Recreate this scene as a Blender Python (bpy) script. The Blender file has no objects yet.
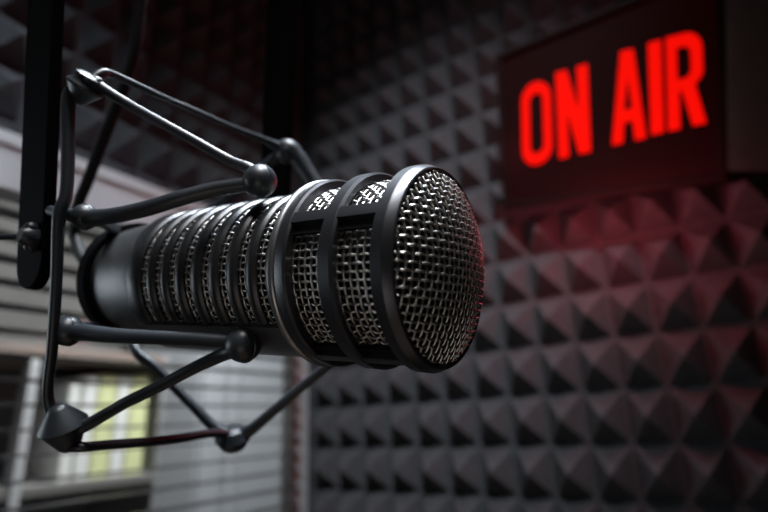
import bpy, bmesh, math
import numpy as np
from mathutils import Vector, Matrix

S = bpy.context.scene
COL = S.collection
PI = math.pi
CAM_Z = 1.2

# ------------------------------------------------------------------ camera
F = 525.0
_a = np.array([-864., -197., -525.])       # direction of the back wall (world -X) seen from the camera
_b = np.array([356., -151., -525.])        # direction of the left wall (world +Y)
EX = -_a / np.linalg.norm(_a)
EY = _b - (_b @ EX) * EX
EY /= np.linalg.norm(EY)
EZ = np.cross(EX, EY)
M = np.array([EX, EY, EZ])                 # camera axes -> world axes
CAM = np.array([0, 0, CAM_Z])

cam_data = bpy.data.cameras.new('camera')
cam = bpy.data.objects.new('camera', cam_data)
COL.objects.link(cam)
mw = Matrix([list(M[0]) + [0], list(M[1]) + [0], list(M[2]) + [CAM_Z], [0, 0, 0, 1]])
cam.matrix_world = mw
cam_data.sensor_width = 36
cam_data.lens = F / 768 * 36
cam_data.clip_start = 0.01
cam_data.dof.use_dof = True
cam_data.dof.focus_distance = 0.150
cam_data.dof.aperture_fstop = 7.0
S.camera = cam


def P(u, v, d):
    return M @ np.array([(u - 384) / F * d, -(v - 256) / F * d, -d]) + CAM


def ray(u, v):
    return M @ np.array([(u - 384) / F, -(v - 256) / F, -1.0])


def hit_x(u, v, x):
    r = ray(u, v)
    return CAM + r * (x / r[0])


def hit_y(u, v, y):
    r = ray(u, v)
    return CAM + r * (y / r[1])


# ------------------------------------------------------------------ materials
def mat(name, color, rough=0.5, metal=0.0, spec=0.5, bump=None, var=None, coat=0.0, emit=None, emit_s=0.0):
    m = bpy.data.materials.new(name)
    m.use_nodes = True
    nt = m.node_tree
    b = nt.nodes['Principled BSDF']
    b.inputs['Base Color'].default_value = (*color, 1)
    b.inputs['Roughness'].default_value = rough
    b.inputs['Metallic'].default_value = metal
    b.inputs['Specular IOR Level'].default_value = spec
    b.inputs['Coat Weight'].default_value = coat
    if emit:
        b.inputs['Emission Color'].default_value = (*emit, 1)
        b.inputs['Emission Strength'].default_value = emit_s
    if var or bump:
        tc = nt.nodes.new('ShaderNodeTexCoord')
        nz = nt.nodes.new('ShaderNodeTexNoise')
        nz.inputs['Scale'].default_value = (var or bump)[0]
        nz.inputs['Detail'].default_value = 5
        nt.links.new(tc.outputs['Object'], nz.inputs['Vector'])
        if var:
            r = nt.nodes.new('ShaderNodeValToRGB')
            k = var[1]
            r.color_ramp.elements[0].position = 0.3
            r.color_ramp.elements[1].position = 0.7
            r.color_ramp.elements[0].color = (*[c * (1 - k) for c in color], 1)
            r.color_ramp.elements[1].color = (*[min(1, c * (1 + k)) for c in color], 1)
            nt.links.new(nz.outputs['Fac'], r.inputs['Fac'])
            nt.links.new(r.outputs['Color'], b.inputs['Base Color'])
        if bump:
            n2 = nt.nodes.new('ShaderNodeTexNoise')
            n2.inputs['Scale'].default_value = bump[0]
            n2.inputs['Detail'].default_value = 4
            nt.links.new(tc.outputs['Object'], n2.inputs['Vector'])
            bp = nt.nodes.new('ShaderNodeBump')
            bp.inputs['Strength'].default_value = bump[1]
            bp.inputs['Distance'].default_value = bump[2]
            nt.links.new(n2.outputs['Fac'], bp.inputs['Height'])
            nt.links.new(bp.outputs['Normal'], b.inputs['Normal'])
    return m


MAT = dict(
    foam=mat('charcoal_foam', (0.075, 0.076, 0.082), 0.95, spec=0.15, bump=(600, 0.35, 0.0006), var=(90, 0.12)),
    wall=mat('dark_wall_paint', (0.05, 0.05, 0.053), 0.8, var=(6, 0.1)),
    ceiling=mat('dark_ceiling', (0.06, 0.06, 0.06), 0.9, var=(5, 0.1)),
    floor=mat('oak_floor', (0.36, 0.25, 0.17), 0.6, var=(8, 0.2)),
    body=mat('anodised_body', (0.034, 0.035, 0.038), 0.36, metal=0.6, bump=(900, 0.12, 0.0002)),
    shell=mat('satin_grey_shell', (0.115, 0.115, 0.118), 0.42, metal=0.8, bump=(900, 0.12, 0.0002)),
    cage=mat('gunmetal_cage', (0.06, 0.06, 0.067), 0.36, metal=0.8, bump=(1500, 0.10, 0.0001)),
    collar=mat('brushed_collar', (0.32, 0.32, 0.325), 0.34, metal=0.9, bump=(1500, 0.1, 0.0001)),
    wire=mat('nickel_wire', (0.53, 0.515, 0.50), 0.33, metal=1.0, bump=(1200, 0.15, 0.0001)),
    liner=mat('black_liner_foam', (0.006, 0.006, 0.006), 0.95, spec=0.1),
    black=mat('gloss_black_paint', (0.020, 0.024, 0.030), 0.40, spec=0.5, bump=(250, 0.08, 0.0003)),
    yoke=mat('satin_black_bar', (0.003, 0.003, 0.0035), 0.7, spec=0.02, bump=(300, 0.1, 0.0003)),
    rubber=mat('cable_rubber', (0.008, 0.008, 0.009), 0.6, spec=0.3),
    housing=mat('sign_housing', (0.010, 0.003, 0.003), 0.6, spec=0.15, bump=(300, 0.1, 0.0003)),
    side=mat('sign_side_panel', (0.22, 0.20, 0.20), 0.6, var=(30, 0.08)),
    face=mat('sign_dark_acrylic', (0.008, 0.001, 0.001), 0.5, spec=0.2, emit=(1, 0.0, 0.0), emit_s=0.004),
    white=mat('white_lacquer', (0.62, 0.62, 0.63), 0.45, var=(12, 0.05)),
    slat=mat('aluminium_slat', (0.075, 0.075, 0.077), 0.45, var=(20, 0.05)),
    cord=mat('blind_cord', (0.5, 0.5, 0.5), 0.8),
    outwall=mat('next_room_wall', (0.20, 0.193, 0.182), 0.9, var=(4, 0.15)),
    pale=mat('pale_cupboard', (0.44, 0.45, 0.47), 0.6, var=(6, 0.06)),
    beige=mat('beige_board', (0.26, 0.20, 0.17), 0.6, var=(15, 0.1)),
    wood=mat('grey_board', (0.30, 0.30, 0.305), 0.6, var=(15, 0.1)),
    paper=mat('paper', (0.75, 0.72, 0.65), 0.9, var=(200, 0.1)),
    cwhite=mat('white_cover', (0.92, 0.92, 0.88), 0.9, bump=(120, 0.2, 0.002)),
    clime=mat('lime_cover', (0.84, 0.87, 0.47), 0.9, bump=(120, 0.2, 0.002)),
)


def letter_mat():
    m = bpy.data.materials.new('lit_red_letter')
    m.use_nodes = True
    nt = m.node_tree
    b = nt.nodes['Principled BSDF']
    b.inputs['Base Color'].default_value = (0.25, 0.004, 0.002, 1)
    b.inputs['Emission Color'].default_value = (1.0, 0.004, 0.001, 1)
    b.inputs['Emission Strength'].default_value = 0.88
    b.inputs['Specular IOR Level'].default_value = 0.05
    return m


MAT['letter'] = letter_mat()


def glass_mat():
    m = bpy.data.materials.new('window_glass')
    m.use_nodes = True
    nt = m.node_tree
    nt.nodes.clear()
    o = nt.nodes.new('ShaderNodeOutputMaterial')
    mx = nt.nodes.new('ShaderNodeMixShader')
    t = nt.nodes.new('ShaderNodeBsdfTransparent')
    t.inputs['Color'].default_value = (0.93, 0.95, 0.95, 1)
    g = nt.nodes.new('ShaderNodeBsdfGlossy')
    g.inputs['Roughness'].default_value = 0.02
    fr = nt.nodes.new('ShaderNodeFresnel')
    fr.inputs['IOR'].default_value = 1.25
    ge = nt.nodes.new('ShaderNodeNewGeometry')
    fro = nt.nodes.new('ShaderNodeMath')
    fro.operation = 'SUBTRACT'
    fro.inputs[0].default_value = 1.0
    nt.links.new(ge.outputs['Backfacing'], fro.inputs[1])
    mu = nt.nodes.new('ShaderNodeMath')
    mu.operation = 'MULTIPLY'
    nt.links.new(fr.outputs['Fac'], mu.inputs[0])
    nt.links.new(fro.outputs[0], mu.inputs[1])
    nt.links.new(mu.outputs[0], mx.inputs['Fac'])
    nt.links.new(t.outputs['BSDF'], mx.inputs[1])
    nt.links.new(g.outputs['BSDF'], mx.inputs[2])
    nt.links.new(mx.outputs['Shader'], o.inputs['Surface'])
    return m


MAT['glass'] = glass_mat()


# ------------------------------------------------------------------ mesh helpers
class MB:
    def __init__(self):
        self.v = []
        self.f = []

    def add(self, vs, fs):
        o = len(self.v)
        self.v.extend([tuple(map(float, p)) for p in vs])
        self.f.extend([tuple(i + o for i in f) for f in fs])

    def box(self, lo, hi):
        x0, y0, z0 = lo
        x1, y1, z1 = hi
        self.add([(x0, y0, z0), (x1, y0, z0), (x1, y1, z0), (x0, y1, z0), (x0, y0, z1), (x1, y0, z1), (x1, y1, z1), (x0, y1, z1)],
                 [(0, 3, 2, 1), (4, 5, 6, 7), (0, 1, 5, 4), (1, 2, 6, 5), (2, 3, 7, 6), (3, 0, 4, 7)])

    def tube(self, pts, rad, n=10, closed=False, caps=True):
        pts = np.asarray(pts, float)
        m = len(pts)
        rad = np.broadcast_to(np.asarray(rad, float), (m,))
        if closed:
            T = np.roll(pts, -1, 0) - np.roll(pts, 1, 0)
        else:
            T = np.gradient(pts, axis=0)
        T /= np.linalg.norm(T, axis=1)[:, None] + 1e-12
        ref = np.array([0.0, 0, 1]) if abs(T[0][2]) < 0.9 else np.array([1.0, 0, 0])
        nrm = np.cross(T[0], ref)
        nrm /= np.linalg.norm(nrm)
        vs = []
        ang = np.arange(n) / n * 2 * PI
        for i in range(m):
            nrm = nrm - (nrm @ T[i]) * T[i]
            nrm /= np.linalg.norm(nrm)
            bn = np.cross(T[i], nrm)
            vs.append(pts[i] + rad[i] * (np.cos(ang)[:, None] * nrm + np.sin(ang)[:, None] * bn))
        vs = np.concatenate(vs)
        fs = []
        last = m if closed else m - 1
        for i in range(last):
            j = (i + 1) % m
            for k in range(n):
                k2 = (k + 1) % n
                fs.append((i * n + k, i * n + k2, j * n + k2, j * n + k))
        if caps and not closed:
            fs.append(tuple(range(n - 1, -1, -1)))
            fs.append(tuple((m - 1) * n + k for k in range(n)))
        self.add(vs, fs)

    def lathe(self, prof, org, axis, xdir=None, n=48, a0=0, a1=2 * PI):
        """prof: (r, s) list along axis; full turn when a1-a0 is 2 pi, else a closed-profile sector with end caps"""
        axis = np.asarray(axis, float)
        axis = axis / np.linalg.norm(axis)
        if xdir is None:
            xdir = np.cross(axis, [0, 0, 1.0]) if abs(axis[2]) < 0.9 else np.cross(axis, [1.0, 0, 0])
        xdir = np.asarray(xdir, float)
        xdir = xdir / np.linalg.norm(xdir)
        ydir = np.cross(axis, xdir)
        full = abs(a1 - a0 - 2 * PI) < 1e-6
        cnt = n if full else n + 1
        ang = a0 + (a1 - a0) * np.arange(cnt) / n
        vs = []
        m = len(prof)
        for t in ang:
            d = math.cos(t) * xdir + math.sin(t) * ydir
            for r, s in prof:
                vs.append(np.asarray(org) + axis * s + d * r)
        fs = []
        closedp = not full or prof[0] == prof[-1]
        for i in range(n):
            j = (i + 1) % cnt
            for k in range(m if not full else m - 1):
                k2 = (k + 1) % m
                fs.append((i * m + k, j * m + k, j * m + k2, i * m + k2))
        if not full:
            fs.append(tuple(range(m)))
            fs.append(tuple(n * m + k for k in range(m - 1, -1, -1)))
        self.add(vs, fs)

    def build(self, name, material, parent=None, smooth=True, angle=40, fix=True):
        me = bpy.data.meshes.new(name)
        me.from_pydata(self.v, [], self.f)
        me.materials.append(material)
        if fix:
            bm = bmesh.new()
            bm.from_mesh(me)
            bmesh.ops.recalc_face_normals(bm, faces=bm.faces)
            bm.to_mesh(me)
            bm.free()
        o = bpy.data.objects.new(name, me)
        COL.objects.link(o)
        if smooth:
            me.polygons.foreach_set('use_smooth', [True] * len(me.polygons))
            if angle:
                me.set_sharp_from_angle(angle=math.radians(angle))
        if parent:
            o.parent = parent
            o.matrix_parent_inverse = Matrix.Translation(parent.location).inverted()
        return o


def bevel(o, w, seg=2):
    b = o.modifiers.new('bevel', 'BEVEL')
    b.width = w
    b.segments = seg
    b.limit_method = 'ANGLE'
    return o


def thing(name, label, cat, loc, group=None):
    o = bpy.data.objects.new(name, None)
    COL.objects.link(o)
    o.location = Vector(loc)
    o.empty_display_size = 0.02
    o['label'] = label
    o['category'] = cat
    if group:
        o['group'] = group
    return o


def tag(o, label, cat):
    o['label'] = label
    o['category'] = cat
    return o


def struct(o):
    o['kind'] = 'structure'
    return o


def smooth_path(pts, k=8):
    """Catmull-Rom through points (any dimension)"""
    p = np.asarray(pts, float)
    p = np.vstack([2 * p[0] - p[1], p, 2 * p[-1] - p[-2]])
    out = []
    for i in range(1, len(p) - 2):
        for t in np.arange(k) / k:
            out.append(0.5 * ((2 * p[i]) + (-p[i - 1] + p[i + 1]) * t + (2 * p[i - 1] - 5 * p[i] + 4 * p[i + 1] - p[i + 2]) * t ** 2
                              + (-p[i - 1] + 3 * p[i] - 3 * p[i + 1] + p[i + 2]) * t ** 3))
    out.append(p[-2])
    return np.array(out)


def pix_path(q, k=8):
    """q: list of (u, v, depth, radius)"""
    w = np.array([list(P(a, b, c)) + [r] for a, b, c, r in q])
    s = smooth_path(w, k)
    return s[:, :3], s[:, 3]


# ------------------------------------------------------------------ room shell
XL, YB = -0.5394, 0.6136
X1, Y0 = 1.25, -1.35
ZF, ZC = 0.0, 2.35


def struct_box(name, lo, hi, m):
    b = MB()
    b.box(lo, hi)
    return struct(b.build(name, m, smooth=False))


struct_box('floor', (XL - 0.02, Y0 - 0.1, ZF - 0.1), (X1 + 0.1, YB + 0.1, ZF), MAT['floor'])
struct_box('ceiling', (XL - 0.02, Y0 - 0.1, ZC), (X1 + 0.1, YB + 0.1, ZC + 0.1), MAT['ceiling'])
struct_box('wall_back', (XL - 0.02, YB, ZF), (X1 + 0.1, YB + 0.1, ZC), MAT['wall'])
struct_box('wall_right', (X1, Y0, ZF), (X1 + 0.1, YB, ZC), MAT['wall'])
struct_box('wall_front', (XL - 0.1, Y0 - 0.1, ZF), (X1 + 0.1, Y0, ZC), MAT['wall'])
WY0, WY1 = -0.62, 0.598
WZ0, WZ1 = CAM_Z - 0.42, CAM_Z + 0.262
b = MB()
b.box((XL - 0.02, Y0, ZF), (XL, YB, WZ0))
b.box((XL - 0.02, Y0, WZ1), (XL, YB, ZC))
b.box((XL - 0.02, Y0, WZ0), (XL, WY0, WZ1))
b.box((XL - 0.02, WY1, WZ0), (XL, YB, WZ1))
struct(b.build('wall_left', MAT['wall'], smooth=False))

# window: frame lining the opening, trim on the room side, pane
wf = MB()
xf0, xf1 = XL - 0.02, XL + 0.010
t = 0.008
wf.box((xf0, WY0, WZ0), (xf1, WY0 + t, WZ1))
wf.box((xf0, WY1 - t, WZ0), (xf1, WY1, WZ1))
wf.box((xf0, WY0 + t, WZ0), (xf1, WY1 - t, WZ0 + t))
wf.box((xf0, WY0 + t, WZ1 - t), (xf1, WY1 - t, WZ1))
w1 = struct(wf.build('window_1', MAT['white'], smooth=False))
bevel(w1, 0.0015)
tr = MB()
tr.box((XL, WY1 - 0.016, WZ0 - 0.02), (XL + 0.012, YB - 0.001, WZ1))
bevel(struct(tr.build('trim_1', MAT['white'], smooth=False)), 0.0015)
gp = MB()
gp.box((XL - 0.014, WY0 + t, WZ0 + t), (XL - 0.010, WY1 - t, WZ1 - t))
gp.build('window_pane', MAT['glass'], w1, smooth=False)


# ------------------------------------------------------------------ acoustic foam
PX, PZ, PH = 0.0415, 0.0537, 0.027


def foam_panel(org, ax_u, ax_w, nrm, u0, u1, w0, w1, cu, cw, name, label):
    """grid of pyramids; cells centred on cu + k PX, rows based on cw + k PZ"""
    org, ax_u, ax_w, nrm = [np.asarray(q, float) for q in (org, ax_u, ax_w, nrm)]
    us = [cu - PX / 2 + k * PX for k in range(-80, 80)]
    ws = [cw + k * PZ for k in range(-80, 80)]
    us = [u0] + [x for x in us if u0 + 1e-4 < x < u1 - 1e-4] + [u1]
    ws = [w0] + [x for x in ws if w0 + 1e-4 < x < w1 - 1e-4] + [w1]
    base = 0.002
    g = {}
    b = MB()
    vs, fs = [], []

    def vid(p, key):
        if key not in g:
            g[key] = len(vs)
            vs.append(p)
        return g[key]

    for i in range(len(us)):
        for j in range(len(ws)):
            vid(org + ax_u * us[i] + ax_w * ws[j] + nrm * base, ('g', i, j))
    for i in range(len(us) - 1):
        for j in range(len(ws) - 1):
            du, dw = us[i + 1] - us[i], ws[j + 1] - ws[j]
            h = PH * min(du / PX, dw / PZ, 1.0)
            c = org + ax_u * (us[i] + us[i + 1]) / 2 + ax_w * (ws[j] + ws[j + 1]) / 2 + nrm * (base + h)
            q0 = [g[('g', i, j)], g[('g', i + 1, j)], g[('g', i + 1, j + 1)], g[('g', i, j + 1)]]
            # narrow flat valley round each pyramid
            val = 0.09
            q = []
            cb_ = c - nrm * h
            for k in q0:
                q.append(len(vs))
                vs.append(np.asarray(vs[k]) * (1 - val) + cb_ * val)
            for k in range(4):
                k2 = (k + 1) % 4
                fs.append((q0[k], q0[k2], q[k2], q[k]))
            # small blunt tip
            e = 0.07
            tip = []
            for k in q:
                tip.append(len(vs))
                vs.append(c * (1 - e) + np.asarray(vs[k]) * e + nrm * 0.0004)
            for k in range(4):
                k2 = (k + 1) % 4
                fs.append((q[k], q[k2], tip[k2], tip[k]))
            fs.append(tuple(tip))
    # rim and back
    nI, nJ = len(us), len(ws)
    rim = [(i, 0) for i in range(nI)] + [(nI - 1, j) for j in range(1, nJ)] + [(i, nJ - 1) for i in range(nI - 2, -1, -1)] + [(0, j) for j in range(nJ - 2, 0, -1)]
    back = []
    for (i, j) in rim:
        back.append(len(vs))
        vs.append(org + ax_u * us[i] + ax_w * ws[j])
    for k in range(len(rim)):
        k2 = (k + 1) % len(rim)
        fs.append((g[('g', *rim[k])], back[k], back[k2], g[('g', *rim[k2])]))
    fs.append(tuple(back))
    b.add(vs, fs)
    o = b.build(name, MAT['foam'], smooth=False)
    return tag(o, label, 'acoustic foam')


foam_panel((0, YB, 0), (1, 0, 0), (0, 0, 1), (0, -1, 0), XL + 0.014, 0.75, 0.55, ZC - 0.02, -0.076, CAM_Z + 0.0214,
           'acoustic_foam', 'dark grey pyramid acoustic foam covering the wall behind the lit red sign')
foam_panel((XL, 0, 0), (0, 1, 0), (0, 0, 1), (1, 0, 0), -0.75, YB - 0.045, WZ1 + 0.004, ZC - 0.02, YB - 0.028, CAM_Z + 0.0214,
           'acoustic_foam', 'black pyramid acoustic foam on the wall above the window blind')

# ------------------------------------------------------------------ microphone
MIC_C_CAM = np.array([(445.2 - 384) / F * 0.147, -(267.45 - 256) / F * 0.147, -0.147])
_az, _el = 0.570, 0.0545
_axc = np.array([math.cos(_el) * math.cos(_az), math.sin(_el), math.cos(_el) * math.sin(_az)])
_yc = np.array([0, 1.0, 0]) - _axc[1] * _axc
_yc /= np.linalg.norm(_yc)
_xc = np.cross(_yc, _axc)
MC = M @ MIC_C_CAM + CAM
AX = M @ _axc
MY = M @ _yc
MN = -(M @ _xc)           # towards the near side


def mic(s, r, phi):
    return MC + AX * s + r * (MN * math.cos(phi) + MY * math.sin(phi))


mic_root = thing('microphone', 'large dark broadcast microphone with silver woven wire grille and ribbed body', 'microphone', MC + AX * -0.07)
RO = 0.0292      # head radius
RB = 0.0267      # body radius
D2R = PI / 180
# lathe angle is measured from xdir = near side towards MY : check handedness
HAND = 1 if np.dot(np.cross(AX, MN), MY) > 0 else -1


def sector(mb, prof, p0, p1, n=48):
    """ring sector between mic angles p0..p1 in degrees"""
    full = abs(p1 - p0 - 360) < 1e-6
    a0, a1 = p0 * D2R, p1 * D2R
    if HAND < 0:
        a0, a1 = -a1, -a0
    if full:
        mb.lathe(list(prof) + [prof[0]], MC, AX, MN, n, a0, a0 + 2 * PI)
    else:
        mb.lathe(list(prof), MC, AX, MN, n, a0, a1)


# body shell: rear barrel, fins, lower spine, front collar seat
bs = MB()
sector(bs, [(0.0, -0.1120), (0.0245, -0.1120), (0.0249, -0.1140), (0.0226, -0.143), (0.0216, -0.1465), (0.018, -0.1480), (0.0, -0.1480)], 0, 360, 96)
SLOT = [-0.1024, -0.0944, -0.0868, -0.0788, -0.0704, -0.0622, -0.0539, -0.0460]
edges = [-0.1130] + SLOT + [-0.0360]
hw = 0.0019
ri = 0.0222
fin_lo, fin_hi = -33, 213
rib = MB()
for k in range(len(edges) - 1):
    s0 = edges[k] + (hw if k else 0)
    s1 = edges[k + 1] - (hw if k < len(edges) - 2 else 0)
    c = 0.0008
    prof = [(ri, s0), (RB - c * 1.2, s0), (RB - 0.0003, s0 + c), (RB, s0 + 1.8 * c), (RB, s1 - 1.8 * c), (RB - 0.0003, s1 - c), (RB - c * 1.2, s1), (ri, s1)]
    if k in (0, len(edges) - 2):
        sector(rib, prof, -180, 180, 96)
    else:
        sector(rib, prof, fin_lo, fin_hi, 72)
rib.build('vent_ribs', MAT['body'], mic_root, angle=35)
sector(bs, [(ri, -0.1128), (RB - 0.0002, -0.1128), (RB + 0.0004, -0.1121), (RB + 0.0004, -0.0382), (RB - 0.0002, -0.0376), (ri, -0.0376)], fin_hi + 1, 359 + fin_lo, 40)
bs.build('body_shell', MAT['shell'], mic_root, angle=35)
core = MB()
sector(core, [(0.0, -0.1115), (0.0212, -0.1115), (0.0212, -0.006), (0.0, -0.006)], 0, 360, 64)
for p0_, p1_ in ((23.5, 32), (-56, -49)):
    sector(core, [(0.0264, -0.0345), (0.0275, -0.0345), (0.0275, -0.0040), (0.0264, -0.0040)], p0_, p1_, 8)
core.build('inner_core', MAT['liner'], mic_root)
# connector at the tail
cn = MB()
sector(cn, [(0.0, -0.1475), (0.0085, -0.1475), (0.0085, -0.157), (0.007, -0.160), (0.0, -0.160)], 0, 360, 32)
cn.build('cable_connector', MAT['black'], mic_root)


def woven_sleeve(name, r, s0, s1, pitch, wr, amp, parent, p0=-180, p1=180):
    amp2 = amp * 0.3
    b = MB()
    nc = int(round(2 * PI * r / pitch))
    nc += nc % 2
    ns = int(round((s1 - s0) / pitch))
    sub = 4
    full = p1 - p0 >= 360
    ks = [k for k in range(nc) if full or p0 <= (k / nc * 360 + 180) % 360 - 180 <= p1]
    # wires along the axis
    ii = np.arange(ns * sub + 1) / sub
    for k in ks:
        ph = 2 * PI * k / nc
        sg = 1 if k % 2 else -1
        pts = np.array([mic(s0 + (i + 0.5) * pitch, r + amp * sg * math.cos(PI * i), ph) for i in ii if s0 + (i + 0.5) * pitch < s1])
        b.tube(pts, wr, 6)
    # wires round the body
    for j in range(ns):
        if s0 + (j + 0.5) * pitch > s1:
            continue
        sg = -1 if j % 2 else 1
        tt = np.arange(nc * sub) / sub
        pts = []
        for q in tt:
            d = (q / nc * 360 + 180) % 360 - 180
            pts.append(mic(s0 + (j + 0.5) * pitch, r + amp2 * sg * math.cos(PI * q), 2 * PI * q / nc))
        b.tube(np.array(pts), wr, 6, closed=True)
    return b.build(name, MAT['wire'], parent, angle=None, fix=False)


woven_sleeve('slot_grille', 0.0246, -0.1110, -0.0370, 0.0021, 0.00034, 0.00042, mic_root)
woven_sleeve('cage_grille', 0.0257, -0.0345, -0.0030, 0.00215, 0.00035, 0.00042, mic_root)

# head cage
cg = MB()
cgi = 0.0269
ch = 0.0007


def ring(mb, s0, s1, ro=RO, r_in=cgi, c=ch, n=128):
    sector(mb, [(r_in, s0), (ro - c, s0), (ro, s0 + c), (ro, s1 - c), (ro - c, s1), (r_in, s1)], 0, 360, n)


# collar, middle hoop, front ring with a broad chamfer
sector(cg, [(0.0235, -0.0376), (RO - 0.0002, -0.0376), (RO, -0.0370), (RO, -0.0343), (RO - 0.0006, -0.0337), (0.0235, -0.0337)], 0, 360, 128)
ring(cg, -0.0226, -0.0177)
sector(cg, [(cgi, -0.0060), (RO - 0.0004, -0.0060), (RO, -0.0056), (RO, -0.0026), (RO - 0.0003, -0.0022), (0.0282, -0.0002), (0.0278, 0.0001), (0.0273, 0.0000), (0.0264, -0.0010)], 0, 360, 128)
for p in (33, 123, 213, 303):
    sector(cg, [(cgi, -0.0350), (RO - 0.0002, -0.0350), (RO - 0.0002, -0.0030), (cgi, -0.0030)], p - 3.4, p + 3.4, 10)
cg.build('head_cage', MAT['cage'], mic_root, angle=24)
cl = MB()
sector(cl, [(0.0240, -0.0400), (RO - 0.0004, -0.0400), (RO + 0.0004, -0.0394), (RO + 0.0004, -0.0382), (RO - 0.0003, -0.0375), (0.0240, -0.0375)], 0, 360, 128)
cl.build('collar_ring', MAT['collar'], mic_root, angle=50)

# domed front grille: square weave pressed over a shallow cap
DOME_R, DOME_H = 0.0270, 0.0075
RS = (DOME_R ** 2 + DOME_H ** 2) / (2 * DOME_H)
dome_arc = RS * math.asin(DOME_R / RS)
delta = 7 * D2R


def dome_pt(u, v, off):
    """u, v: arc coordinates on the cap (u to the near side, v up)"""
    rho = math.hypot(u, v)
    th = rho / RS
    R2 = RS + off
    rr = R2 * math.sin(th)
    h = R2 * math.cos(th) - RS + DOME_H
    if rho < 1e-9:
        cu = cv = 0
    else:
        cu, cv = u / rho, v / rho
    a = cu * math.cos(delta) - cv * math.sin(delta)
    c_ = cu * math.sin(delta) + cv * math.cos(delta)
    return MC + AX * (h - 0.0006) + MN * (rr * a) + MY * (rr * c_)


dg = MB()
dp, dwr, damp = 0.00215, 0.00036, 0.00042
nk = int(dome_arc / dp) + 1
for k in range(-nk, nk + 1):
    for way in (0, 1):
        off_c = (k + 0.5) * dp
        if abs(off_c) >= dome_arc * 0.985:
            continue
        L = math.sqrt((dome_arc * 0.99) ** 2 - off_c ** 2)
        st = np.arange(-nk * 4 - 4, nk * 4 + 5) / 4.0
        pts = []
        for q in st:
            x = (q + 0.5) * dp
            if abs(x) <= L:
                sg = (1 if k % 2 else -1) * (1 if way else -1)
                o = damp * (1.0 if way else 0.3) * sg * math.cos(PI * q)
                pts.append(dome_pt(x, off_c, o) if way else dome_pt(off_c, x, o))
        if len(pts) > 3:
            dg.tube(np.array(pts), dwr, 6)
dg.build('dome_grille', MAT['wire'], mic_root, angle=None, fix=False)
ln = MB()
prof = []
for i in range(13):
    th = i / 12 * math.asin(DOME_R / RS)
    prof.append(((RS - 0.0017) * math.sin(th), (RS - 0.0017) * math.cos(th) - RS + DOME_H - 0.0006))
ln.lathe(prof[::-1], MC, AX, MN, 64)
ln.build('foam_liner', MAT['liner'], mic_root)

# ------------------------------------------------------------------ shock mount
mount = thing('shock_mount', 'black rod and ball shock mount cradling the microphone', 'shock mount', P(60, 300, 0.172))


def rod(q, name='rod', mt='black', k=8, n=14):
    pts, r = pix_path(q, k)
    b = MB()
    b.tube(pts, r, n)
    return b.build(name, MAT[mt], mount)


def ball(u, v, d, rpx, name='ball', flat=None):
    r = rpx * d / F
    b = MB()
    n = 20
    prof = [(r * math.sin(PI * i / n), -r * math.cos(PI * i / n)) for i in range(n + 1)]
    prof[0] = (0.0, -r)
    prof[-1] = (0.0, r)
    ax_ = flat if flat is not None else MN
    b.lathe(prof, P(u, v, d), ax_, None, 28)
    # a raised parting bead round the ball
    rr = r * 1.0
    b.lathe([(rr * 0.99, -r * 0.10), (rr * 1.035, -r * 0.06), (rr * 1.035, r * 0.06), (rr * 0.99, r * 0.10), (rr * 0.99, -r * 0.10)], P(u, v, d), ax_, None, 28)
    return b.build(name, MAT['black'], mount)


def px(r, d):
    return r * d / F


dA, dB, dC, dD, dE, dF = 0.175, 0.165, 0.240, 0.172, 0.160, 0.232
# upper near: hub A to ball B and back to G
rod([(84, 84, dA, px(7, dA)), (96, 83, dA, px(7, dA)), (102, 88, dA, px(5.5, dA)), (128, 104, 0.174, px(5, 0.174)), (162, 123, 0.171, px(5, 0.171)),
     (195, 141, 0.169, px(5, 0.169)), (229, 160, 0.167, px(5.2, 0.167)), (248, 168, dB, px(6, dB)), (259, 177, dB, px(9, dB))])
ball(260, 181, dB, 17)
rod([(258, 184, dB, px(8, dB)), (243, 185, dB, px(8, dB)), (212, 190, 0.165, px(8, 0.165)), (178, 199, 0.164, px(8, 0.164)), (145, 209, 0.165, px(8.1, 0.165)),
     (111, 216, 0.167, px(8.2, 0.167)), (86, 218, 0.171, px(9, 0.171)), (66, 214, 0.172, px(6, 0.172))])
ball(85, 217, 0.172, 13, 'knuckle')
# across the top: hub A to elbow C and down behind the head
rod([(92, 80, dA, px(5, dA)), (103, 73, 0.178, px(4.5, 0.178)), (116, 76, 0.183, px(4, 0.18)), (162, 97, 0.196, px(3.1, 0.196)), (195, 111, 0.206, px(3.0, 0.206)),
     (229, 126, 0.218, px(3.0, 0.218)), (262, 139, 0.231, px(3.3, 0.231)), (282, 149, dC, px(6, dC))])
ball(287, 153, dC, 11, 'elbow')
rod([(278, 154, dC, px(8, dC)), (287, 149, dC, px(10, dC)), (297, 157, dC, px(9, dC)), (308, 173, 0.239, px(8, 0.239)), (320, 192, 0.237, px(7.5, 0.237)), (334, 214, 0.232, px(6.5, 0.232)), (345, 235, 0.228, px(6, 0.228))])
ball(345, 237, 0.228, 10)
# upright A - G - H - D
rod([(78, 84, dA, px(8, dA)), (70, 96, 0.174, px(7, 0.174)), (68, 115, 0.173, px(6.5, 0.173)), (68, 160, 0.171, px(6.2, 0.171)), (66, 195, 0.169, px(6, 0.169)), (60, 212, 0.168, px(6.5, 0.168)),
     (58, 235, 0.168, px(6, 0.168)), (57, 265, 0.168, px(5.5, 0.168)), (55, 305, 0.168, px(5.4, 0.168)), (52, 350, 0.169, px(5.3, 0.169)), (48, 385, 0.170, px(5.2, 0.17)), (49, 402, 0.171, px(5.5, 0.171)), (56, 418, dD, px(7, dD))])
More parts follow.
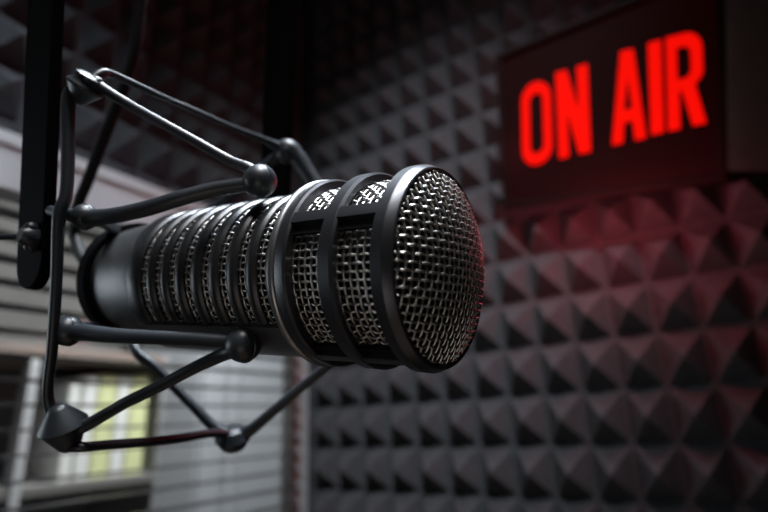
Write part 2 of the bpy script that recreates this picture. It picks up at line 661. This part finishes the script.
# lower near: hub D to ball E and back to H
rod([(66, 429, dD, px(9, dD)), (84, 426, dD, px(6.5, dD)), (106, 414, 0.171, px(5.8, 0.171)), (127, 402, 0.169, px(5.8, 0.169)), (158, 387, 0.167, px(5.9, 0.167)), (194, 368, 0.164, px(6.2, 0.164)),
     (222, 355, 0.162, px(6.8, 0.162)), (235, 350, 0.160, px(8, 0.16)), (243, 346, dE, px(9, dE))])
ball(243.5, 344.5, dE, 18)
rod([(243, 344, dE, px(7, dE)), (222, 341, 0.161, px(6.8, 0.16)), (170, 338, 0.163, px(7, 0.163)), (120, 336, 0.166, px(7.6, 0.166)), (88, 333, 0.170, px(8.5, 0.17)), (68, 331, 0.173, px(9, 0.173)), (56, 329, 0.173, px(6, 0.173))])
ball(68, 331, 0.173, 15, 'knuckle')
# across the bottom: hub D to hub F, on to the far ball and the far upright
rod([(66, 446, dD, px(6, dD)), (84, 447, dD, px(5, dD)), (106, 445, 0.178, px(4.8, 0.178)), (157, 441, 0.195, px(4.6, 0.195)), (181, 438, 0.205, px(4.5, 0.205)), (214, 433, 0.222, px(4.6, 0.222)), (230, 436, dF, px(6, dF))])
rod([(232, 437, dF, px(8, dF)), (249, 431, dF, px(6, dF)), (271, 413, 0.230, px(5.2, 0.23)), (293, 394, 0.228, px(4.8, 0.228)), (315, 376, 0.226, px(4.8, 0.226)), (345, 352, 0.222, px(5, 0.222)), (372, 332, 0.219, px(6, 0.219))])
ball(374, 331, 0.219, 11)
rod([(230, 436, dF, px(7, dF)), (214, 427, dF, px(5.5, dF)), (195, 408, 0.234, px(4.8, 0.234)), (175, 388, 0.236, px(4.6, 0.236)), (154, 366, 0.238, px(4.8, 0.238)), (137, 352, 0.240, px(5.2, 0.24)), (129, 330, 0.246, px(5, 0.246)),
     (145, 285, 0.250, px(5, 0.25)), (175, 240, 0.250, px(5, 0.25)), (225, 200, 0.247, px(5, 0.247)), (258, 172, 0.243, px(5, 0.243)), (282, 153, dC, px(6, dC))])


# far balls tied to the body by short struts
for (u, v, d, s_, phi) in ((345, 237, 0.228, -0.058, 150), (374, 331, 0.219, -0.056, 208)):
    b = MB()
    b.tube(np.array([P(u, v, d), mic(s_, RB - 0.0005, phi * D2R)]), 0.0022, 12)
    b.build('strut', MAT['black'], mount)


# conical hubs
def hub(u, v, d, top, wide, bot, h_up, h_dn, name='hub', tilt=(0, 0)):
    k = d / F
    up = M @ np.array([tilt[0], 1.0, tilt[1]])
    b = MB()
    prof = [(0.0, -h_dn * k), (bot * 0.7 * k, -h_dn * k), (bot * k, -h_dn * 0.86 * k), (wide * 0.93 * k, -2.2 * k), (wide * k, 0.0), (wide * 0.95 * k, 1.8 * k), (wide * 0.72 * k, h_up * 0.40 * k),
            (top * 1.15 * k, h_up * 0.82 * k), (top * 0.8 * k, h_up * 0.98 * k), (0.0, h_up * k)]
    b.lathe(prof, P(u, v, d), up, None, 36)
    return b.build(name, MAT['black'], mount, angle=60)


hub(63, 425, dD, 8, 23, 11, 22, 27, tilt=(-0.15, 0.25))
hub(85, 87, dA, 12, 18, 8, 14, 18, tilt=(0.65, 0.15))
hub(233, 437, dF, 10, 18, 12, 9, 12, tilt=(0.0, 0.3))
# clamp band round the tail of the microphone with struts to the knuckles
cb = MB()
sector(cb, [(0.0220, -0.1480), (0.0246, -0.1480), (0.0252, -0.1474), (0.0252, -0.1424), (0.0246, -0.1418), (0.0222, -0.1418)], 0, 360, 72)
cb.build('clamp_band', MAT['yoke'], mount, angle=35)
for (u, v, d, phi) in ((86, 219, 0.172, 66), (70, 331, 0.173, -52)):
    a = P(u, v, d)
    c = mic(-0.1448, 0.0240, phi * D2R)
    b = MB()
    b.tube(smooth_path([a, (a + c) / 2 + MY * 0.001, c], 6), 0.0022, 12)
    b.build('strut', MAT['black'], mount)

# ------------------------------------------------------------------ yoke
yoke = thing('suspension_yoke', 'flat black two armed yoke hanging from above and holding the shock mount', 'yoke', P(35, 262, 0.182))
UP = np.array([0, 0, 1.0])
NH = MN.copy()
NH[2] = 0
NH /= np.linalg.norm(NH)          # across the yoke, level
WH = np.cross(UP, NH)             # along the microphone, level
LEN = 0.42


def arm(base, w, th, top_z, dirv):
    """flat bar with a rounded lower end; dirv is its lengthwise direction"""
    n = 14
    out = []
    r = w / 2
    for i in range(n + 1):
        t_ = PI + PI * i / n
        out.append((r * math.cos(t_), r * math.sin(t_)))
    ln_ = (top_z - base[2]) / dirv[2]
    out += [(r, ln_), (-r, ln_)]
    b = MB()
    m_ = len(out)
    vs = []
    for s in (-th / 2, th / 2):
        for (x, z) in out:
            vs.append(base + WH * x + dirv * z + NH * s)
    fs = [tuple(range(m_)), tuple(range(2 * m_ - 1, m_ - 1, -1))]
    for i in range(m_):
        j = (i + 1) % m_
        fs.append((i, j, m_ + j, m_ + i))
    b.add(vs, fs)
    o = b.build('side_arm', MAT['yoke'], yoke, smooth=False)
    bevel(o, 0.0006, 2)
    return o


base_n = P(35, 262, 0.182)
top_n = P(46, 0, 0.1825)
dirn = top_n - base_n
dirn /= np.linalg.norm(dirn)
TOPZ = CAM_Z + 0.30
AW = 0.0192
arm(base_n, AW, 0.004, TOPZ, dirn)
SPAN = 0.111
base_f = base_n - NH * SPAN
arm(base_f, AW, 0.004, TOPZ, dirn)
tn = base_n + dirn * ((TOPZ - base_n[2]) / dirn[2])
tf = base_f + dirn * ((TOPZ - base_f[2]) / dirn[2])
cbr = MB()
for a_, b_ in ((tn + NH * 0.002, tf - NH * 0.002),):
    vs = []
    for p_ in (a_, b_):
        for (x, z) in ((-AW / 2, -0.004), (AW / 2, -0.004), (AW / 2, 0), (-AW / 2, 0)):
            vs.append(p_ + WH * x + UP * z)
    cbr.add(vs, [(0, 1, 2, 3), (7, 6, 5, 4), (0, 4, 5, 1), (1, 5, 6, 2), (2, 6, 7, 3), (3, 7, 4, 0)])
bevel(cbr.build('cross_bar', MAT['yoke'], yoke, smooth=False), 0.0006)
mid = (tn + tf) / 2
b = MB()
b.tube(np.array([mid, [mid[0], mid[1], ZC]]), 0.008, 20)
b.build('drop_tube', MAT['yoke'], yoke)
b = MB()
b.lathe([(0.0, -0.012), (0.03, -0.012), (0.034, -0.008), (0.034, 0.0), (0.0, 0.0)], (mid[0], mid[1], ZC), (0, 0, 1), None, 32)
b.build('ceiling_flange', MAT['yoke'], yoke)
# clamp lever: knob on the near arm with a thin bar running off to the left
kb = MB()
kd = 0.176
kb.lathe([(0.0, -0.0030), (0.0024, -0.0030), (0.0034, -0.0018), (0.0036, 0.0), (0.0034, 0.0018), (0.0024, 0.0032), (0.0, 0.0032)], P(30, 237, kd), NH, None, 24)
kb.lathe([(0.0, -0.0075), (0.0042, -0.0075), (0.0042, -0.003), (0.0, -0.003)], P(30, 237, kd), NH, None, 6)
for dz in (-9, 9):
    q = P(31, 237 + dz, kd)
    kb.lathe([(0.0022 * math.sin(PI * i / 10), -0.0022 * math.cos(PI * i / 10)) for i in range(11)], q, NH, None, 16)
knob = kb.build('clamp_knob', MAT['black'], yoke)
b = MB()
pts, r = pix_path([(-60, 236, 0.176, 0.0011), (-20, 237, 0.176, 0.0011), (5, 237, 0.176, 0.0011), (18, 237, 0.176, 0.0012), (30, 236, 0.176, 0.0022)], 6)
b.tube(pts, r, 12)
b.build('clamp_lever', MAT['black'], yoke)
# pivot pin from the near arm to the upright of the mount
b = MB()
b.tube(np.array([P(44, 209, 0.184), P(60, 213, 0.169)]), 0.0018, 14)
b.build('pivot_pin', MAT['black'], yoke)

# ------------------------------------------------------------------ cable
pts, r = pix_path([(150, -60, 0.262, 0.0029), (143, -20, 0.262, 0.0029), (139, 15, 0.262, 0.0029), (135, 48, 0.262, 0.0029), (126, 82, 0.262, 0.0029), (113, 115, 0.262, 0.0028),
                   (100, 148, 0.263, 0.0028), (88, 180, 0.265, 0.0028), (78, 205, 0.268, 0.0028), (74, 235, 0.272, 0.0028)], 8)
tail = mic(-0.160, 0, 0)
end = np.array([pts[-1] * 0.45 + tail * 0.55 + AX * -0.012, tail + AX * -0.004, tail + AX * 0.002])
topc = pts[0]
allp = np.vstack([[[topc[0] - 0.004, topc[1] + 0.01, ZC]], [[topc[0] - 0.003, topc[1] + 0.006, CAM_Z + 0.6]], pts])
allp = np.vstack([allp, smooth_path(np.vstack([pts[-1], end]), 6)[1:]])
b = MB()
b.tube(allp, 0.0028, 14)
tag(b.build('microphone_cable', MAT['rubber']), 'thin black cable hanging behind the shock mount down to the tail of the microphone', 'cable')

# ------------------------------------------------------------------ ON AIR sign
SD = 0.625
so = P(507, 208, SD)
hc = np.array([669., 97., 525.])
hc /= np.linalg.norm(hc)
vc = np.array([-0.045, 1.0, 0.0])
vc -= (vc @ hc) * hc
vc /= np.linalg.norm(vc)
SH, SV = M @ hc, M @ vc
SN = np.cross(SH, SV)
if SN @ (CAM - so) < 0:
    SN = -SN


def Sxy(u, v):
    r_ = ray(u, v)
    t_ = ((so - CAM) @ SN) / (r_ @ SN)
    p_ = CAM + r_ * t_ - so
    return np.array([p_ @ SH, p_ @ SV])


SQ = [Sxy(504.5, 210), Sxy(727, 181), Sxy(724, -42), Sxy(494, 55)]
SW = SQ[1][0]
STOP = SQ[3][1]
sign = thing('on_air_sign', 'boxed ON AIR sign with glowing red letters hung on the foam wall', 'sign', so + SH * SW / 2)


def spt(x, y, n=0.0):
    return so + SH * x + SV * y + SN * n


def to_wall(p_, y=YB - 0.0335):
    q = np.array(p_, float)
    q[1] = y
    return q


# housing: tapered box from the bezel plane back to the wall
hs = MB()
bz = 0.007


def sq(x, y, n=0.0, m=0.0):
    """point of the sign's front in unit coordinates, m metres in from the rim"""
    x = x * (1 - 2 * m / SW) + m / SW
    y = y * (1 - 2 * m / STOP) + m / STOP
    p_ = (SQ[0] * (1 - x) + SQ[1] * x) * (1 - y) + (SQ[3] * (1 - x) + SQ[2] * x) * y
    return spt(p_[0], p_[1], n)


U4 = [(0, 0), (1, 0), (1, 1), (0, 1)]
fr = [sq(*q) for q in U4]
fi = [sq(*q, 0, bz) for q in U4]
fd = [sq(*q, -0.006, bz) for q in U4]
bk = [to_wall(sq(*q, 0, 0.004)) for q in U4]
bk[1] = bk[1] + np.array([0.015, 0, 0])
bk[2] = bk[2] + np.array([0.015, 0, 0])
vs = fr + fi + fd + bk
fs = []
for k in range(4):
    k2 = (k + 1) % 4
    fs.append((k, k2, 4 + k2, 4 + k))
    fs.append((4 + k, 4 + k2, 8 + k2, 8 + k))
    fs.append((k, 12 + k, 12 + k2, k2))
fs.append((8, 9, 10, 11))
fs.append((15, 14, 13, 12))
hs.add(vs, fs)
ho = hs.build('housing', MAT['housing'], sign, smooth=False)
bevel(ho, 0.0015)
fc = MB()
e = 0.0005
fc.add([sq(*q, -0.0055, bz + e) for q in U4] + [sq(*q, -0.0035, bz + e) for q in U4],
       [(0, 3, 2, 1), (4, 5, 6, 7), (0, 1, 5, 4), (1, 2, 6, 5), (2, 3, 7, 6), (3, 0, 4, 7)])
fc.build('face_panel', MAT['face'], sign, smooth=False)
# grey side panel running from the right bezel edge back to the wall
sp = MB()
a0 = sq(1, 0.045, -0.002) + SH * 0.0012
a1 = sq(1, 1, -0.002) + SH * 0.0012
ca0 = M.T @ (a0 - CAM)
ca1 = M.T @ (a1 - CAM)


def cpt(c_):
    return M @ np.array(c_) + CAM


wd = 0.052
far0 = cpt(ca0 + np.array([wd, 0.001, -0.002]))
far1 = cpt(ca1 + np.array([wd, 0.0, -0.002]))
th_ = M @ np.array([0.0, 0.0, -1.0]) * 0.003
sp.add([a0, far0, far1, a1, a0 + th_, far0 + th_, far1 + th_, a1 + th_], [(0, 1, 2, 3), (7, 6, 5, 4), (0, 4, 5, 1), (1, 5, 6, 2), (2, 6, 7, 3), (3, 7, 4, 0)])
bevel(sp.build('side_panel', MAT['side'], sign, smooth=False), 0.001)
# small foot bracket under the right end
fb = MB()
f0 = sq(1, 0.03, -0.004)
fbv = []
for dx in (0.0, 0.022):
    for dy in (0.003, -0.004):
        for dz_ in (0.0, -0.012):
            fbv.append(cpt(M.T @ (f0 - CAM) + np.array([dx, dy, dz_])))
fb.add(fbv, [(0, 1, 3, 2), (4, 6, 7, 5), (0, 4, 5, 1), (2, 3, 7, 6), (0, 2, 6, 4), (1, 5, 7, 3)])
fb.build('wall_bracket', MAT['housing'], sign, smooth=False)


def letter(quad, outer, holes=()):
    """quad: pixel corners BL, BR, TR, TL; outlines in the unit box"""
    c4 = [Sxy(*q) for q in quad]

    def mp(x, y):
        x = 0.5 + (x - 0.5) * 0.92
        y = 0.5 + (y - 0.5) * 0.975
        lo = c4[0] * (1 - x) + c4[1] * x
        hi = c4[3] * (1 - x) + c4[2] * x
        return lo * (1 - y) + hi * y
    cu = bpy.data.curves.new('letter', 'CURVE')
    cu.dimensions = '2D'
    cu.fill_mode = 'BOTH'
    cu.extrude = 0.0007
    cu.bevel_depth = 0.0003
    cu.bevel_resolution = 1
    for loop in (outer, *holes):
        sp_ = cu.splines.new('POLY')
        sp_.points.add(len(loop) - 1)
        sp_.use_cyclic_u = True
        for i, (x, y) in enumerate(loop):
            w = mp(x, y)
            sp_.points[i].co = (w[0], w[1], 0, 1)
    tmp = bpy.data.objects.new('letter', cu)
    COL.objects.link(tmp)
    bpy.context.view_layer.update()
    me = bpy.data.meshes.new_from_object(tmp.evaluated_get(bpy.context.evaluated_depsgraph_get()))
    bpy.data.objects.remove(tmp)
    bpy.data.curves.remove(cu)
    s3 = np.cross(SH, SV)
    off = -0.0027 if s3 @ SN > 0 else 0.0027
    for vv in me.vertices:
        x, y, z = vv.co
        vv.co = Vector(so + SH * x + SV * y + SN * (-0.0027) + s3 * z)
    me.materials.clear()
    me.materials.append(MAT['letter'])
    o = bpy.data.objects.new('letter', me)
    COL.objects.link(o)
    o.parent = sign
    o.matrix_parent_inverse = Matrix.Translation(sign.location).inverted()
    return o


def arc(cx, cy, rx, ry, a0, a1, n=14):
    return [(cx + rx * math.cos(math.radians(a0 + (a1 - a0) * i / n)), cy + ry * math.sin(math.radians(a0 + (a1 - a0) * i / n))) for i in range(n + 1)]


# O
letter([(521, 169), (553, 161), (550, 76), (519.5, 85)],
       arc(0.5, 0.80, 0.5, 0.20, 0, 180) + arc(0.5, 0.20, 0.5, 0.20, 180, 360),
       [arc(0.5, 0.77, 0.25, 0.10, 0, 180) + arc(0.5, 0.23, 0.25, 0.10, 180, 360)])
# N
letter([(557.5, 159.5), (591, 151.5), (587.5, 62), (553.5, 72)],
       [(0, 0), (0.30, 0), (0.30, 0.56), (0.66, 0), (1, 0), (1, 1), (0.69, 1), (0.69, 0.46), (0.34, 1), (0, 1)])
# A
letter([(610.5, 146), (646.5, 138), (644, 45), (609, 52)],
       [(0, 0), (0.30, 0), (0.36, 0.22), (0.64, 0.22), (0.70, 0), (1, 0), (0.69, 1), (0.31, 1)],
       [[(0.36, 0.35), (0.64, 0.35), (0.5, 0.74)]])
# I
letter([(650.5, 135.5), (663.5, 132.5), (660.5, 38), (647, 42)], [(0, 0), (1, 0), (1, 1), (0, 1)])
# R
letter([(666.5, 132), (706.5, 123), (702.5, 27), (664, 36.5)],
       [(0, 0), (0.32, 0), (0.32, 0.40), (0.42, 0.40), (0.68, 0), (1.02, 0), (0.76, 0.44)] + arc(0.55, 0.58, 0.44, 0.15, -45, 0, 4) + arc(0.55, 0.82, 0.44, 0.18, 0, 90, 8) + [(0, 1)],
       [[(0.28, 0.52)] + arc(0.50, 0.62, 0.19, 0.10, -90, 0, 5) + arc(0.50, 0.77, 0.19, 0.10, 0, 90, 5) + [(0.28, 0.87)]])

# ------------------------------------------------------------------ venetian blind
bl = thing('venetian_blind', 'pale slatted venetian blind hanging across the window behind the microphone', 'blind', (XL + 0.018, 0.1, WZ1))
BX = XL + 0.022
BY0, BY1 = -0.58, 0.572
HZ1 = CAM_Z + 0.258
HZ0 = HZ1 - 0.052
hr = MB()
hr.box((BX - 0.016, BY0, HZ0), (BX + 0.016, BY1 + 0.004, HZ1))
hr.box((BX - 0.018, BY0, HZ1 - 0.012), (BX + 0.019, BY1 + 0.006, HZ1 + 0.0005))
bevel(hr.build('head_rail', MAT['white'], bl, smooth=False), 0.0012)
sl = MB()
pitch = 0.0208
z = HZ0 - 0.016
tilt = math.radians(1)
zz = []
while z > WZ0 + 0.05:
    zz.append(z)
    n = 6
    top, bot = [], []
    for i in range(n + 1):
        q = -1 + 2 * i / n
        x = 0.0125 * q
        h = 0.0010 * (1 - q * q)
        xx = x * math.cos(tilt) - h * math.sin(tilt)
        hh = x * math.sin(tilt) + h * math.cos(tilt)
        top.append((BX + xx, hh))
    vs = []
    for y in (BY0 + 0.004, BY1):
        for (x, h) in top:
            vs.append((x, y, z + h + 0.0005))
        for (x, h) in top[::-1]:
            vs.append((x, y, z + h - 0.0005))
    m_ = 2 * (n + 1)
    fs = [(i, (i + 1) % m_, m_ + (i + 1) % m_, m_ + i) for i in range(m_)] + [tuple(range(m_)), tuple(range(2 * m_ - 1, m_ - 1, -1))]
    sl.add(vs, fs)
    z -= pitch
sl.build('slats', MAT['slat'], bl, angle=30)
br = MB()
br.box((BX - 0.013, BY0 + 0.004, zz[-1] - 0.03), (BX + 0.013, BY1, zz[-1] - 0.016))
bevel(br.build('bottom_rail', MAT['white'], bl, smooth=False), 0.002)
for y in (-0.42, 0.02, 0.46):
    c_ = MB()
    for x in (BX - 0.0135, BX + 0.0135):
        c_.tube(np.array([(x, y, HZ0 + 0.002), (x, y, zz[-1] - 0.02)]), 0.0006, 6)
    c_.build('ladder_cord', MAT['cord'], bl)

# ------------------------------------------------------------------ the room seen through the window
OX = XL - 1.0
struct_box('wall_outside', (OX - 0.05, -2.2, ZF), (OX, 2.6, ZC), MAT['outwall'])
struct_box('floor_outside', (OX, -2.2, ZF - 0.05), (XL - 0.02, 2.6, ZF), MAT['floor'])
struct_box('ceiling_outside', (OX, -2.2, ZC), (XL - 0.02, 2.6, ZC + 0.05), MAT['ceiling'])

SX = XL - 0.33           # plane of the book spines
sh0, sh1 = hit_x(6, 470, SX), hit_x(150, 470, SX)
zb = hit_x(100, 478, SX)[2]
zt = hit_x(110, 366, SX)[2]
ya, yb_ = sh0[1] - 0.10, hit_x(148, 420, SX)[1] + 0.012
shelf = thing('bookshelf', 'open bookshelf in the next room with a beige top board, seen through the blind', 'bookshelf', (SX - 0.09, (ya + yb_) / 2, 0))
for k, (z0, z1) in enumerate(((zb - 0.016, zb), (zt, zt + 0.022), (zb - 0.30, zb - 0.284), (0.02, 0.036))):
    b = MB()
    b.box((SX - 0.18, ya, z0), (SX + 0.012, yb_, z1))
    bevel(b.build('shelf_board', MAT['beige' if k == 1 else 'outwall'], shelf, smooth=False), 0.002)
for y0_, y1_ in ((ya - 0.016, ya), (yb_, yb_ + 0.014)):
    b = MB()
    b.box((SX - 0.18, y0_, 0), (SX + 0.012, y1_, zt + 0.022))
    bevel(b.build('side_panel', MAT['wood'], shelf, smooth=False), 0.002)
b = MB()
b.box((SX - 0.19, ya - 0.016, 0), (SX - 0.18, yb_ + 0.014, zt + 0.022))
b.build('back_panel', MAT['wood'], shelf, smooth=False)
pu = [hit_x(u, 430, SX)[1] for u in (15, 26)]
b = MB()
b.box((SX - 0.012, pu[0], zb - 0.28), (SX + 0.014, pu[1], zt))
bevel(b.build('white_post', MAT['white'], shelf, smooth=False), 0.002)


def book(u0, u1, vtop, cover, label):
    y0_, y1_ = hit_x(u0, 430, SX)[1], hit_x(u1, 430, SX)[1]
    zt_ = hit_x((u0 + u1) / 2, vtop, SX)[2]
    bk_ = thing('book', label, 'book', (SX - 0.06, (y0_ + y1_) / 2, zb), 'books on the shelf in the next room')
    c_ = MB()
    c_.box((SX - 0.125, y0_, zb), (SX, y0_ + 0.003, zt_))
    c_.box((SX - 0.125, y1_ - 0.003, zb), (SX, y1_, zt_))
    c_.box((SX - 0.003, y0_ + 0.003, zb), (SX, y1_ - 0.003, zt_))
    bevel(c_.build('cover', MAT[cover], bk_, smooth=False), 0.001)
    g_ = MB()
    g_.box((SX - 0.120, y0_ + 0.0032, zb + 0.004), (SX - 0.0032, y1_ - 0.0032, zt_ - 0.004))
    g_.build('page_block', MAT['paper'], bk_, smooth=False)


book(64, 76, 384, 'cwhite', 'dull white book at the left end of the row behind the blind')
book(79, 93, 376, 'cwhite', 'bright white book between the dull white and the first lime book')
book(94.5, 112, 374, 'clime', 'lime green book left of the narrow white book behind the blind')
book(113.5, 126.5, 376, 'cwhite', 'white book between the two lime green books behind the blind')
book(128, 145, 374, 'clime', 'lime green book at the right end of the row behind the blind')

CX = XL - 0.55
cy0, cy1 = hit_x(203, 420, CX)[1], hit_x(300, 420, CX)[1] + 0.35
cup = thing('cupboard', 'tall pale grey cupboard in the next room seen through the right of the blind', 'cupboard', (CX - 0.15, (cy0 + cy1) / 2, 0))
b = MB()
b.box((CX - 0.32, cy0, 0.0), (CX - 0.02, cy1, 1.95))
bevel(b.build('carcass', MAT['pale'], cup, smooth=False), 0.003)
nd = 3
for k in range(nd):
    y0_ = cy0 + (cy1 - cy0) * k / nd + 0.002
    y1_ = cy0 + (cy1 - cy0) * (k + 1) / nd - 0.002
    b = MB()
    b.box((CX - 0.0198, y0_, 0.06), (CX, y1_, 1.94))
    d_ = bevel(b.build('door', MAT['pale'], cup, smooth=False), 0.002)
    b = MB()
    b.tube(smooth_path([(CX, y1_ - 0.02, 0.84), (CX + 0.02, y1_ - 0.02, 0.85), (CX + 0.02, y1_ - 0.02, 0.95), (CX, y1_ - 0.02, 0.96)], 5), 0.004, 8)
    h_ = b.build('handle', MAT['cage'], None)
    h_.parent = d_
    h_.matrix_parent_inverse = Matrix.Translation(cup.location).inverted()

# ------------------------------------------------------------------ lights


def area(name, loc, target, size, power, color, size_y=None):
    l = bpy.data.lights.new(name, 'AREA')
    l.energy = power
    l.color = color
    l.size = size
    if size_y:
        l.shape = 'RECTANGLE'
        l.size_y = size_y
    o = bpy.data.objects.new(name, l)
    COL.objects.link(o)
    o.location = loc
    d = Vector(target) - Vector(loc)
    o.rotation_euler = d.to_track_quat('-Z', 'Y').to_euler()
    return o


def spot(name, loc, target, angle, blend, power, color, soft):
    l = bpy.data.lights.new(name, 'SPOT')
    l.energy = power
    l.color = color
    l.spot_size = math.radians(angle)
    l.spot_blend = blend
    l.shadow_soft_size = soft
    o = bpy.data.objects.new(name, l)
    COL.objects.link(o)
    o.location = loc
    o.rotation_euler = (Vector(target) - Vector(loc)).to_track_quat('-Z', 'Y').to_euler()
    return o


spot('ceiling_spot', (0.20, -0.30, ZC - 0.08), (-0.36, YB, CAM_Z + 0.14), 31, 1.0, 66.0, (0.90, 0.95, 1.0), 0.06)
spot('key_spot', (0.24, -0.20, ZC - 0.08), MC + AX * -0.05, 17, 0.7, 80.0, (1.0, 0.985, 0.97), 0.16)
spot('rail_fill_spot', (0.10, 0.00, ZC - 0.08), (XL, 0.16, CAM_Z + 0.225), 23, 1.0, 46.0, (0.82, 0.91, 1.0), 0.06)  # added spot, brightens the head rail of the blind
k2 = area('overhead_panel', (-0.10, 0.22, CAM_Z + 1.05), MC + AX * -0.05, 0.40, 3.2, (0.82, 0.91, 1.0))
k2.data.spread = math.radians(45)
k4 = area('daylight', (XL - 0.45, -0.28, CAM_Z + 0.06), MC + AX * -0.08, 0.9, 0.30, (0.84, 0.92, 1.0), 0.40)
k4.data.spread = math.radians(36)
k3 = area('low_fill', (0.10, -0.30, 0.85), MC + AX * -0.06, 0.30, 0.025, (1.0, 0.92, 0.84))  # added weak fill from below for the microphone's underside, no lamp there
k3.data.spread = math.radians(40)
for gu, gv, gy, ge in ((572, 226, 0.525, 0.22), (628, 217, 0.515, 0.19), (684, 205, 0.50, 0.045), (476, 70, 0.53, 0.03), (480, 150, 0.53, 0.035), (560, -10, 0.52, 0.03)):
    l = bpy.data.lights.new('sign_glow_fill', 'POINT')  # unseen red point lights added to imitate the sign's halo on the foam
    l.energy = ge
    l.specular_factor = 0.0
    l.color = (1.0, 0.12, 0.15)
    l.shadow_soft_size = 0.025
    o = bpy.data.objects.new('sign_glow_fill', l)
    COL.objects.link(o)
    o.location = Vector(hit_y(gu, gv, gy))
area('next_room_lamp', (XL - 0.13, 0.62, CAM_Z + 0.62), (XL - 0.50, 0.62, CAM_Z), 0.18, 12.0, (0.97, 0.98, 1.0))

w = bpy.data.worlds.new('world')
S.world = w
w.use_nodes = True
w.node_tree.nodes['Background'].inputs['Color'].default_value = (0.6, 0.7, 0.8, 1)
w.node_tree.nodes['Background'].inputs['Strength'].default_value = 0.05

S.view_settings.view_transform = 'Standard'
S.view_settings.look = 'None'
S.view_settings.gamma = 1
S.view_settings.exposure = 0.0
